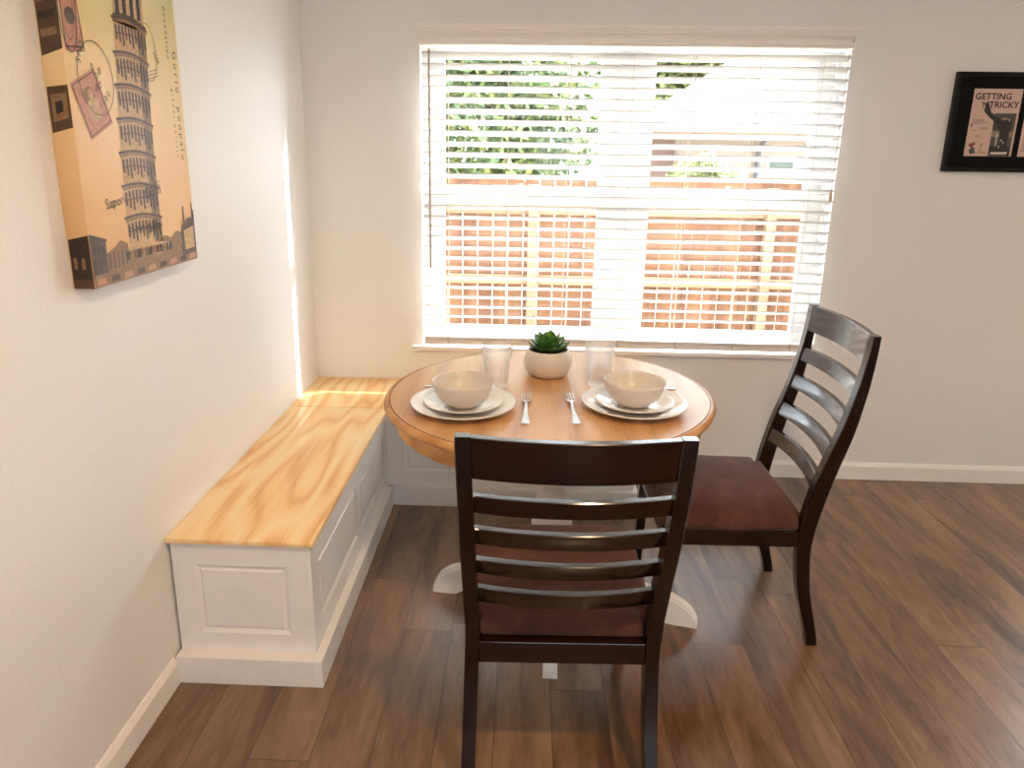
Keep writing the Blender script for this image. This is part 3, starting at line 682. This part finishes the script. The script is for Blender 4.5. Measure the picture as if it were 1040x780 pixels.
# belfry
shape(tower, [(-1.549, 1.800), (-1.418, 1.795), (-1.410, 1.97), (-1.540, 1.97)], 4, 0)
for s in (-1.53, -1.50, -1.468, -1.438): shape(tower, [(s - .008, 1.82), (s + .008, 1.82), (s + .010, 1.87), (s + .002, 1.884), (s - .006, 1.87)], 0, 2)
arc_band(tower, -1.55, -1.41, 1.905, 1.90, .008, .008, 1, 2); arc_band(tower, -1.553, -1.412, 1.818, 1.809, .010, .008, 1, 6)
for s in (-1.525, -1.485, -1.445): shape(tower, [(s - .010, 1.915), (s + .010, 1.915), (s + .012, 1.95), (s, 1.962), (s - .008, 1.95)], 1, 2)
# ground-floor arches
for k in range(6):
    s = -1.578 + k * .027
    for j in range(10):
        a, b2 = PI * j / 10, PI * (j + 1) / 10
        shape(tower, [(s + .012 * math.cos(a), 1.325 + .012 * math.sin(a)), (s + .012 * math.cos(b2), 1.325 + .012 * math.sin(b2)), (s + .009 * math.cos(b2), 1.325 + .009 * math.sin(b2)), (s + .009 * math.cos(a), 1.325 + .009 * math.sin(a))], 0, 3)
obj('printed_tower', tower, INK, cp)
hs = BM()
shape(hs, [(-1.747, 1.217), (-1.251, 1.217), (-1.251, 1.262), (-1.33, 1.268), (-1.45, 1.258), (-1.56, 1.266), (-1.69, 1.255), (-1.747, 1.26)], 2, 0)
shape(hs, [(-1.747, 1.245), (-1.690, 1.245), (-1.688, 1.318), (-1.747, 1.334)], 1, 1); shape(hs, [(-1.747, 1.330), (-1.684, 1.314), (-1.684, 1.320), (-1.747, 1.337)], 0, 2)
for a in range(3):
    for q in range(2): shape(hs, [(-1.738 + a * .016, 1.262 + q * .027), (-1.730 + a * .016, 1.262 + q * .027), (-1.730 + a * .016, 1.279 + q * .027), (-1.738 + a * .016, 1.280 + q * .027)], 0, 3)
shape(hs, [(-1.69, 1.25), (-1.60, 1.25), (-1.60, 1.302), (-1.63, 1.312), (-1.66, 1.297), (-1.69, 1.288)], 2, 1)
for a in range(5): shape(hs, [(-1.682 + a * .017, 1.252), (-1.676 + a * .017, 1.252), (-1.676 + a * .017, 1.29), (-1.682 + a * .017, 1.286)], 1, 2)
shape(hs, [(-1.445, 1.24), (-1.340, 1.24), (-1.335, 1.30), (-1.36, 1.308), (-1.39, 1.292), (-1.42, 1.302), (-1.445, 1.295)], 2, 1)
shape(hs, [(-1.335, 1.235), (-1.252, 1.24), (-1.252, 1.330), (-1.28, 1.337), (-1.322, 1.322), (-1.335, 1.30)], 1, 2); shape(hs, [(-1.318, 1.25), (-1.262, 1.252), (-1.262, 1.312), (-1.318, 1.304)], 4, 3)
for s, h in ((-1.312, .045), (-1.262, .05), (-1.256, .03)): shape(hs, [(s - .004, 1.325), (s + .004, 1.325), (s + .003, 1.325 + h), (s - .003, 1.325 + h)], 0, 4)
for k in range(9): shape(hs, [(-1.74 + k * .055, 1.222), (-1.70 + k * .055, 1.223), (-1.705 + k * .055, 1.236), (-1.735 + k * .055, 1.236)], 1 if k % 2 else 3, 2)
for j in range(14):   # low wall and steps at the foot of the tower
    s = -1.61 + j * .017; shape(hs, [(s, 1.262), (s + .012, 1.262), (s + .013, 1.283), (s, 1.281)], (0, 2, 1)[j % 3], 5)
arc_band(hs, -1.60, -1.40, 1.292, 1.282, .006, .010, 4, 4)
obj('printed_town', hs, INK, cp)
st = BM()
def ring_(bm, c, rs, rt, w, mi, lay, n=40, tilt=0):
    for j in range(n):
        a, b2 = 2 * PI * j / n, 2 * PI * (j + 1) / n
        g = lambda q, d: (c[0] + (rs - d) * math.cos(q), c[1] + (rt - d) * math.sin(q) + tilt * (rs - d) * math.cos(q))
        shape(bm, [g(a, 0), g(b2, 0), g(b2, w), g(a, w)], mi, lay)
def stamp(bm, c, w, h, rot, lay):
    ro = lambda a, b2: (c[0] + a * math.cos(rot) - b2 * math.sin(rot), c[1] + a * math.sin(rot) + b2 * math.cos(rot))
    clip = lambda p: (max(p[0], CY0 + .003), p[1])
    shape(bm, [clip(ro(*p)) for p in ((-w, -h), (w, -h), (w, h), (-w, h))], 3, lay)
    for (a0, b0, a1, b1) in ((-w * .9, -h * .92, w * .9, -h * .88), (-w * .9, h * .88, w * .9, h * .92), (-w * .92, -h * .9, -w * .86, h * .9), (w * .86, -h * .9, w * .92, h * .9)):
        shape(bm, [clip(ro(*p)) for p in ((a0, b0), (a1, b0), (a1, b1), (a0, b1))], 1, lay + 1)
    for q3, (ax, ay, ra) in enumerate(((0, h * .28, w * .42), (0, -h * .2, w * .5), (w * .1, h * .34, w * .2))):
        pts = [clip(ro(ax + ra * math.cos(2 * PI * k / 14), ay + ra * math.sin(2 * PI * k / 14))) for k in range(14)]
        if pts: shape(bm, pts, (2, 4, 1)[int(ra * 1e4) % 3], lay + 2 + q3)
stamp(st, (-1.672, 1.612), .050, .062, .42, 0); stamp(st, (-1.715, 1.80), .034, .085, .10, 0)
obj('printed_stamps', st, INK, cp); st = BM()
ring_(st, (-1.648, 1.667), .066, .078, .0022, 5, 6); MT = lambda s, t_, rot=0, sx=1, lay=7: Matrix.Translation((E0 + lay * .00025, s, t_)) @ Matrix(((0, 0, 1, 0), (1, 0, 0, 0), (0, 1, 0, 0), (0, 0, 0, 1))) @ Matrix.Rotation(rot, 4, 'Z')
for k, ch in enumerate('SNO'): text_mesh(st, ch, .024, MT(-1.700 + k * .003, 1.690 + k * .014, 1.2 - .3 * k), 5)
for k, ch in enumerate('1000'): text_mesh(st, ch, .020, MT(-1.640 + k * .011, 1.600 + k * .010, .8), 5)
for k, (s, t_) in enumerate(((-1.66, 1.69), (-1.648, 1.672), (-1.634, 1.684), (-1.65, 1.648), (-1.636, 1.655))): ring_(st, (s, t_), .005, .008, .0022, 5, 7, 16)
obj('printed_postmark', st, INK, cp); st = BM()
ring_(st, (-1.722, 1.80), .030, .09, .0025, 0, 6, tilt=.2); ring_(st, (-1.722, 1.80), .020, .065, .0015, 0, 6, tilt=.2); obj('printed_postmark', st, INK, cp); st = BM()
ring_(st, (-1.415, 1.752), .042, .068, .0018, 5, 8)
for k in range(3): shape(st, [(-1.44, 1.70 - k * .008), (-1.376, 1.716 - k * .008), (-1.376, 1.7176 - k * .008), (-1.44, 1.7016 - k * .008)], 5, 8)
text_mesh(st, '100I', .020, MT(-1.392, 1.755, -.9, lay=8), 5)
obj('printed_postmark', st, INK, cp)
for txt, size, mt, mi_, spc in (('poundation', .0185, MT(-1.316, 1.876, -PI / 2 - .02), 0, 1.5), ('gianni parisio', .0175, MT(-1.313, 1.676, -PI / 2 - .02), 0, 1.75), ('Gorio', .030, MT(-1.287, 1.774, -PI / 2 - .02), 0, 1.55), ('poopalo', .029, MT(-1.290, 1.632, -PI / 2 - .02), 0, 1.5),
                                ('Sapori', .034, MT(-1.672, 1.385, .12), 5, .95), ('delli', .052, MT(-1.505, 1.400, .12, lay=9), 0, 1.0), ('pilli', .040, MT(-1.505, 1.318, .05, lay=9), 0, 1.0)):
    tx = BM(); text_mesh(tx, txt, size, mt, mi_, spc); obj('printed_lettering', tx, INK, cp)
# the stamps wrap round the near side edge of the canvas
sd = BM()
def sp_(pts, mi, lay=0):
    n0 = len(sd.verts); poly(sd, [(x, CY0 - .0004 - lay * .00025, z) for x, z in pts], mi)
sp_([(.004, 1.70), (.049, 1.715), (.049, 1.90), (.004, 1.90)], 1); sp_([(.004, 1.548), (.049, 1.560), (.049, 1.645), (.004, 1.640)], 1)
sp_([(.010, 1.57), (.044, 1.58), (.044, 1.63), (.010, 1.625)], 2, 1); sp_([(.018, 1.585), (.034, 1.592), (.034, 1.615), (.018, 1.61)], 0, 2)
for k in range(5): sp_([(.008, 1.735 + k * .033), (.042, 1.742 + k * .033), (.042, 1.757 + k * .033), (.008, 1.750 + k * .033)], (2, 0, 2, 0, 2)[k], 1)
obj('printed_stamp_edge', sd, INK, cp); sd = BM()
sp_([(.004, 1.217), (.049, 1.217), (.049, 1.335), (.004, 1.325)], 0)
for k in range(2): sp_([(.010 + k * .018, 1.26), (.018 + k * .018, 1.26), (.018 + k * .018, 1.285), (.010 + k * .018, 1.285)], 2, 1)
sp_([(.004, 1.217), (.049, 1.217), (.049, 1.238), (.004, 1.238)], 1, 2)
obj('printed_town_edge', sd, INK, cp)

# ------------------------------------------------------------------ framed magazine pages on the back wall
fm = thing('framed_magazine_pages', 'black framed magazine pages behind glass on the right wall area', 'picture', (0, 0, 0))
fm['label'] = 'black framed magazine pages headed GETTING TRICKY on the back wall'
fx0, fx1, fz0, fz1 = 2.820, 3.42, 1.481, 1.893
bm = BM(); rect_frame(bm, fx0, fx1, fz0, fz1, .016, -.024, -.001, bev=.002); obj('frame', bm, M['black'], fm)
bm = BM(); box(bm, fx0 + .014, fx1 - .014, -.012, -.002, fz0 + .014, fz1 - .014); obj('mat_board', bm, M['mat_board'], fm)
PAP = [plain('page_pink_paper', (.74, .52, .44), .6, 50, .03, 0), plain('page_ink_maroon', (.055, .012, .014), .6, 50, .1, 0), plain('page_photo_dark', (.035, .032, .028), .5, 60, .4, 0),
       plain('page_photo_grey', (.10, .09, .075), .5, 30, .3, 0), plain('page_photo_tan', (.34, .25, .15), .5, 40, .2, 0), plain('page_ink_grey', (.30, .20, .17), .6, 50, .1, 0),
       plain('page_ink_gold', (.50, .30, .08), .6, 50, .1, 0), plain('page_ink_red', (.30, .05, .05), .6, 50, .1, 0), plain('page_white', (.75, .68, .62), .6, 50, .05, 0), plain('page_ink_navy', (.06, .06, .09), .6, 50, .2, 0)]
FY = -.0122
def Q(u, v, lay=0): return (u, FY - .0002 - lay * .0002, v)
def sh(bm, pts, mi, lay=0): poly(bm, [Q(*p, lay) for p in pts], mi)
pg = BM(); a0, a1, c0, c1 = 2.904, 3.107, 1.548, 1.826
sh(pg, [(a0, c0), (a1, c0), (a1, c1), (a0, c1)], 0)
FT = lambda u, v, lay=3: Matrix.Translation((u, FY - .0002 - lay * .0002, v)) @ Matrix.Rotation(PI / 2, 4, 'X')
def lines(x, y, w, n, dy, mi=5):
    for k in range(n):
        ww = w * (.8 + .2 * math.sin(k * 2.3 + x * 40)) ; sh(pg, [(x, y - k * dy), (x + ww, y - k * dy), (x + ww, y - k * dy + dy * .45), (x, y - k * dy + dy * .45)], mi, 1)
text_mesh(pg, 'GETTING', .036, FT(2.911, 1.783), 1, 1.02, .0009); text_mesh(pg, "'N", .034, FT(2.942, 1.749), 1, .9, .0004); text_mesh(pg, 'TRICKY', .036, FT(2.975, 1.749), 1, 1.02, .0009)
sh(pg, [(3.007, 1.549), (3.098, 1.549), (3.098, 1.727), (3.007, 1.727)], 3, 1)
sh(pg, [(3.007, 1.628), (3.098, 1.628), (3.098, 1.652), (3.007, 1.655)], 4, 2); sh(pg, [(3.007, 1.549), (3.098, 1.549), (3.098, 1.585), (3.007, 1.592)], 2, 2)
# figure in dark clothes leaning back
sh(pg, [(2.960, 1.770), (2.970, 1.776), (2.990, 1.730), (3.020, 1.712), (3.040, 1.700), (3.082, 1.706), (3.085, 1.668), (3.078, 1.610), (3.083, 1.560), (3.050, 1.556), (3.046, 1.610), (3.036, 1.660), (3.012, 1.690), (2.985, 1.710), (2.958, 1.735)], 2, 4)
sh(pg, [(3.035, 1.706), (3.060, 1.710), (3.068, 1.702), (3.04, 1.697)], 4, 5)
for u, v in ((3.072, 1.700), (3.052, 1.615), (3.046, 1.588), (3.062, 1.605)): sh(pg, [(u - .003, v - .005), (u + .003, v - .004), (u + .002, v + .006), (u - .002, v + .004)], 8, 5)
sh(pg, [(3.030, 1.585), (3.034, 1.60), (3.034, 1.64), (3.030, 1.648), (3.027, 1.64), (3.029, 1.60)], 8, 5)
sh(pg, [(3.014, 1.556), (3.084, 1.556), (3.088, 1.567), (3.016, 1.565)], 8, 5)
lines(2.916, 1.700, .070, 5, .0046); lines(2.955, 1.668, .042, 3, .0046); lines(2.940, 1.632, .03, 2, .005); lines(2.916, 1.655, .03, 1, .005)
sh(pg, [(2.914, 1.668), (2.918, 1.668), (2.920, 1.684), (2.914, 1.684)], 1, 1)
for u, v, mi in ((2.926, 1.595, 7), (2.938, 1.600, 7), (2.932, 1.588, 7), (2.930, 1.572, 9), (2.940, 1.577, 9), (2.944, 1.565, 9), (2.934, 1.562, 9)):
    sh(pg, [(u - .008 + .016 * (.5 + .5 * math.cos(q)), v + .0065 * math.sin(q)) for q in [2 * PI * k / 12 for k in range(12)]], mi, 1 + (mi == 9))
for u, v in ((2.966, 1.562), (2.972, 1.572), (2.970, 1.585), (2.972, 1.596), (2.981, 1.562), (2.988, 1.562)): sh(pg, [(u - .0045, v - .004), (u + .0045, v - .0035), (u + .004, v + .005), (u - .003, v + .005)], 6, 1)
obj('magazine_page', pg, PAP, fm)
pg = BM(); sh(pg, [(3.133, c0), (3.336, c0), (3.336, c1), (3.133, c1)], 0); sh(pg, [(3.145, 1.66), (3.325, 1.66), (3.325, 1.80), (3.145, 1.80)], 3, 1); lines(3.145, 1.645, .17, 14, .0058); obj('magazine_page', pg, PAP, fm)
bm = BM(); box(bm, fx0 + .015, fx1 - .015, -.0205, -.0185, fz0 + .015, fz1 - .015); obj('pane', bm, M['picture_glass'], fm)

# ------------------------------------------------------------------ outdoors
GZ = -.45
bm = BM(); box(bm, -25, 40, .14, 45, GZ - .2, GZ); obj('ground', bm, M['soilground'], kind='structure')
nh = thing('sun_blocker_building', 'tall plain stucco building, unseen, added to keep sun off the glass door', 'building', (11, -2, GZ))  # added out of view to block sun heading for the back-wall glass door
bm = BM(); box(bm, 0, 6, -6, 5.9, 0, 6.2); obj('wall', bm, M['stucco'], nh)
bm = BM(); vs = [bm.verts.new(p) for p in ((-.4, -6.4, 6.2), (6.4, -6.4, 6.2), (6.4, 6.0, 6.2), (-.4, 6.0, 6.2), (3, -3.5, 7.6), (3, 3.2, 7.6))]
for f in ((0, 1, 4), (1, 2, 5, 4), (2, 3, 5), (3, 0, 4, 5), (0, 3, 2, 1)): bm.faces.new([vs[i] for i in f])
obj('roof', bm, M['roofing'], nh)
fn = thing('garden_fence', 'orange cedar picket fence with paler rails across the garden', 'fence', (0, 0, GZ))
FYY = 3.5; bm = BM(); x = -6.0; k = 0
while x < 10.6:
    w = .1405; h = 1.79 + random.uniform(-.012, .012); dy = random.uniform(0, .006)
    loft(bm, [[(x, FYY + dy, z), (x + w, FYY + dy, z), (x + w, FYY + dy + .009, z), (x, FYY + dy + .009, z)] for z in (0.02, h - .018)] + [[(x + .018, FYY + dy, h), (x + w - .018, FYY + dy, h), (x + w - .018, FYY + dy + .009, h), (x + .018, FYY + dy + .009, h)]])
    x += .1455; k += 1
obj('pickets', bm, M['fence'], fn)
for z in (.32, .82, 1.49):
    bm = BM(); box(bm, -6, 10.6, FYY - .045, FYY - .001, z - .045, z + .045, .004); obj('rail', bm, M['fence_rail'], fn)
for x in (-5.5, -3.3, -1.1, 1.07, 3.27, 5.5, 7.7, 9.9):
    bm = BM(); box(bm, x - .045, x + .045, FYY - .135, FYY - .046, 0, 1.72, .004); obj('fence_post', bm, M['fence_rail'], fn)
# neighbour's house
ho = thing('neighbour_house', 'pale hip-roofed house beyond the fence on the right', 'house', (3.2, 12, GZ))
bm = BM(); box(bm, .97, 12, .02, 6, 0, 2.46); obj('wall', bm, M['siding'], ho)
bm = BM(); box(bm, .25, .97, .5, 6, 0, 2.46); obj('wall', bm, M['brick_wall'], ho)
bm = BM(); e0, e1, f0, f1, zr = .05, 12.4, -.45, 6.5, 2.5
A = [(e0, f0, zr), (e1, f0, zr), (e1, f1, zr), (e0, f1, zr)]; B = [(e0 + 2.9, 3.0, 4.5), (e1 - 2.9, 3.0, 4.5)]
vs = [bm.verts.new(p) for p in A + B]
for f in ((0, 1, 5, 4), (1, 2, 5), (2, 3, 4, 5), (3, 0, 4), (0, 3, 2, 1)): bm.faces.new([vs[i] for i in f])
obj('roof', bm, M['roofing'], ho)
bm = BM(); box(bm, e0, e1, f0 - .03, f0, zr - .14, zr + .02); obj('fascia', bm, M['fascia'], ho)
bm = BM(); tube(bm, [(2.60, -.40, 2.40), (2.60, -.1, 2.25), (2.60, -.04, 2.1), (2.60, -.04, .1)], .045, 10); obj('downpipe', bm, M['pipe'], ho)
for (xa, xb, za, zb) in ((2.85, 3.35, 1.72, 2.02), (4.6, 5.4, 1.3, 2.0)):
    yy = .02
    bm = BM(); rect_frame(bm, xa - .05, xb + .05, za - .05, zb + .05, .05, yy - .03, yy - .001); w_ = obj('window_frame', bm, M['vinyl'], ho)
    bm = BM(); box(bm, xa, xb, yy - .012, yy - .002, za, zb); obj('pane', bm, M['dark_glass'], w_)
def tree(name, label, cat, x, y, h, blobs, nleaf, size, mat, trunk=.12, group=None):
    t = thing(name, label, cat, (x, y, GZ), 0, group)
    bm = BM(); tube(bm, [(0, 0, 0), (.05, .02, h * .3), (-.03, .0, h * .6), (.02, .02, h * .8)], [trunk, trunk * .8, trunk * .5, trunk * .2], 8); obj('trunk', bm, M['bark'], t, smooth=True)
    verts = []; faces = []
    tot = sum(b[3] ** 2 for b in blobs)
    for (bx, by, bz, br) in blobs:
        for _ in range(int(nleaf * br * br / tot)):
            d = Vector((random.gauss(0, 1), random.gauss(0, 1), random.gauss(0, 1))).normalized() * br * random.uniform(.55, 1.05)
            c = Vector((bx, by, bz)) + d; a = Vector((random.gauss(0, 1), random.gauss(0, 1), random.gauss(0, 1))).normalized(); b_ = a.orthogonal().normalized()
            sz = size * random.uniform(.6, 1.3); i = len(verts)
            verts += [c - a * sz, c + b_ * sz * .45, c + a * sz, c - b_ * sz * .45]; faces.append((i, i + 1, i + 2, i + 3))
    me = bpy.data.meshes.new('foliage'); me.from_pydata([tuple(v) for v in verts], [], faces); me.materials.append(mat)
    o = bpy.data.objects.new('foliage', me); link(o, t)
tree('garden_tree', 'large leafy green tree behind the fence on the left', 'tree', -.2, 7.5, 4.5,
     [(-1.2, 0, 2.4, 1.25), (.3, .2, 2.3, 1.15), (-.4, 0, 3.6, 1.35), (1.3, .2, 3.3, 1.0), (-2.2, .3, 3.5, 1.2), (.6, 0, 4.5, 1.1), (-1.4, 0, 4.7, 1.2), (1.75, .1, 4.35, .7), (1.65, .2, 2.35, .7)], 30000, .10, M['leaf'])
tree('background_tree', 'green tree rising behind the left end of the pale roof', 'tree', 5.4, 19.5, 7, [(-.6, 0, 3.9, 1.4), (.9, 0, 4.6, 1.5), (-.6, 0, 5.2, 1.4), (1.6, .2, 5.6, 1.2), (.4, .2, 6.3, 1.3)], 12000, .20, M['leaf_yellow'])
tree('garden_shrub', 'yellow-green shrub in front of the neighbouring house', 'shrub', 4.25, 10.6, 1.7, [(0, 0, 1.3, .36), (.45, .1, 1.5, .38), (-.3, .1, 1.65, .26), (.2, .1, 1.85, .28)], 2600, .06, M['leaf_yellow'], .04)

# ------------------------------------------------------------------ light
w = bpy.data.worlds.new('sky'); S.world = w; w.use_nodes = True
nt = w.node_tree; bg = nt.nodes['Background']; bg.inputs[0].default_value = (.82, .91, 1, 1)
tc = N(nt, 'ShaderNodeTexCoord'); dt = N(nt, 'ShaderNodeVectorMath', operation='DOT_PRODUCT'); dt.inputs[1].default_value = (.45, .80, .39)   # hazy sky, brightest on the sun's side
nt.links.new(tc.outputs['Generated'], dt.inputs[0]); mr = N(nt, 'ShaderNodeMapRange'); nt.links.new(dt.outputs['Value'], mr.inputs['Value'])
mr.inputs['From Min'].default_value = -.1; mr.inputs['From Max'].default_value = .9; mr.inputs['To Min'].default_value = 3.2; mr.inputs['To Max'].default_value = 30
nt.links.new(mr.outputs[0], bg.inputs[1])
su = bpy.data.lights.new('sun', 'SUN'); su.energy = 14; su.angle = math.radians(.53); su.color = (1, .9, .76)
so = bpy.data.objects.new('sun', su); link(so)
d = Vector((-.896, -.444, -.413)).normalized(); so.rotation_euler = d.to_track_quat('-Z', 'Y').to_euler()
l = bpy.data.lights.new('fill_door_portal', 'AREA'); l.shape = 'RECTANGLE'; l.size = EX1 - EX0; l.size_y = DZ1; l.cycles.is_portal = True
o = bpy.data.objects.new('fill_door_portal', l); link(o); o.location = ((EX0 + EX1) / 2, YF - .16, DZ1 / 2); o.rotation_euler = (PI / 2, 0, 0)
for nm, x0, x1, z0, z1, yy in (('window_portal', WX0, WX1, WZ0, WZ1, .16), ('door_portal', DX0, DX1, 0, DZ1, .16)):
    l = bpy.data.lights.new(nm, 'AREA'); l.shape = 'RECTANGLE'; l.size = x1 - x0; l.size_y = z1 - z0; l.cycles.is_portal = True
    o = bpy.data.objects.new(nm, l); link(o); o.location = ((x0 + x1) / 2, yy, (z0 + z1) / 2); o.rotation_euler = (-PI / 2, 0, 0)

# ------------------------------------------------------------------ camera
cam = bpy.data.cameras.new('camera'); co = bpy.data.objects.new('camera', cam); link(co); S.camera = co
yaw, pitch, roll, F = -.0313, -.2552, .0150, 711.63
cy_, sy_, cp_, sp2, cr_, sr_ = math.cos(yaw), math.sin(yaw), math.cos(pitch), math.sin(pitch), math.cos(roll), math.sin(roll)
f = Vector((sy_ * cp_, cy_ * cp_, sp2)); r0 = Vector((cy_, -sy_, 0)); u0 = r0.cross(f)
R0 = cr_ * r0 + sr_ * u0; U0 = -sr_ * r0 + cr_ * u0
co.matrix_world = Matrix(((R0.x, U0.x, -f.x, .9989), (R0.y, U0.y, -f.y, -3.2464), (R0.z, U0.z, -f.z, 1.5131), (0, 0, 0, 1)))
cam.sensor_width = 36; cam.lens = F * 36 / 1040; cam.clip_start = .05
cam.shift_x = (520 - 509.27) / 1040; cam.shift_y = (345.33 - 390) / 1040
S.view_settings.view_transform = 'Standard'; S.view_settings.look = 'None'; S.view_settings.gamma = 1; S.view_settings.exposure = .64
S.view_settings.use_curve_mapping = False
S.cycles.max_bounces = 12; S.cycles.diffuse_bounces = 6; S.cycles.transparent_max_bounces = 24; S.cycles.sample_clamp_indirect = 8
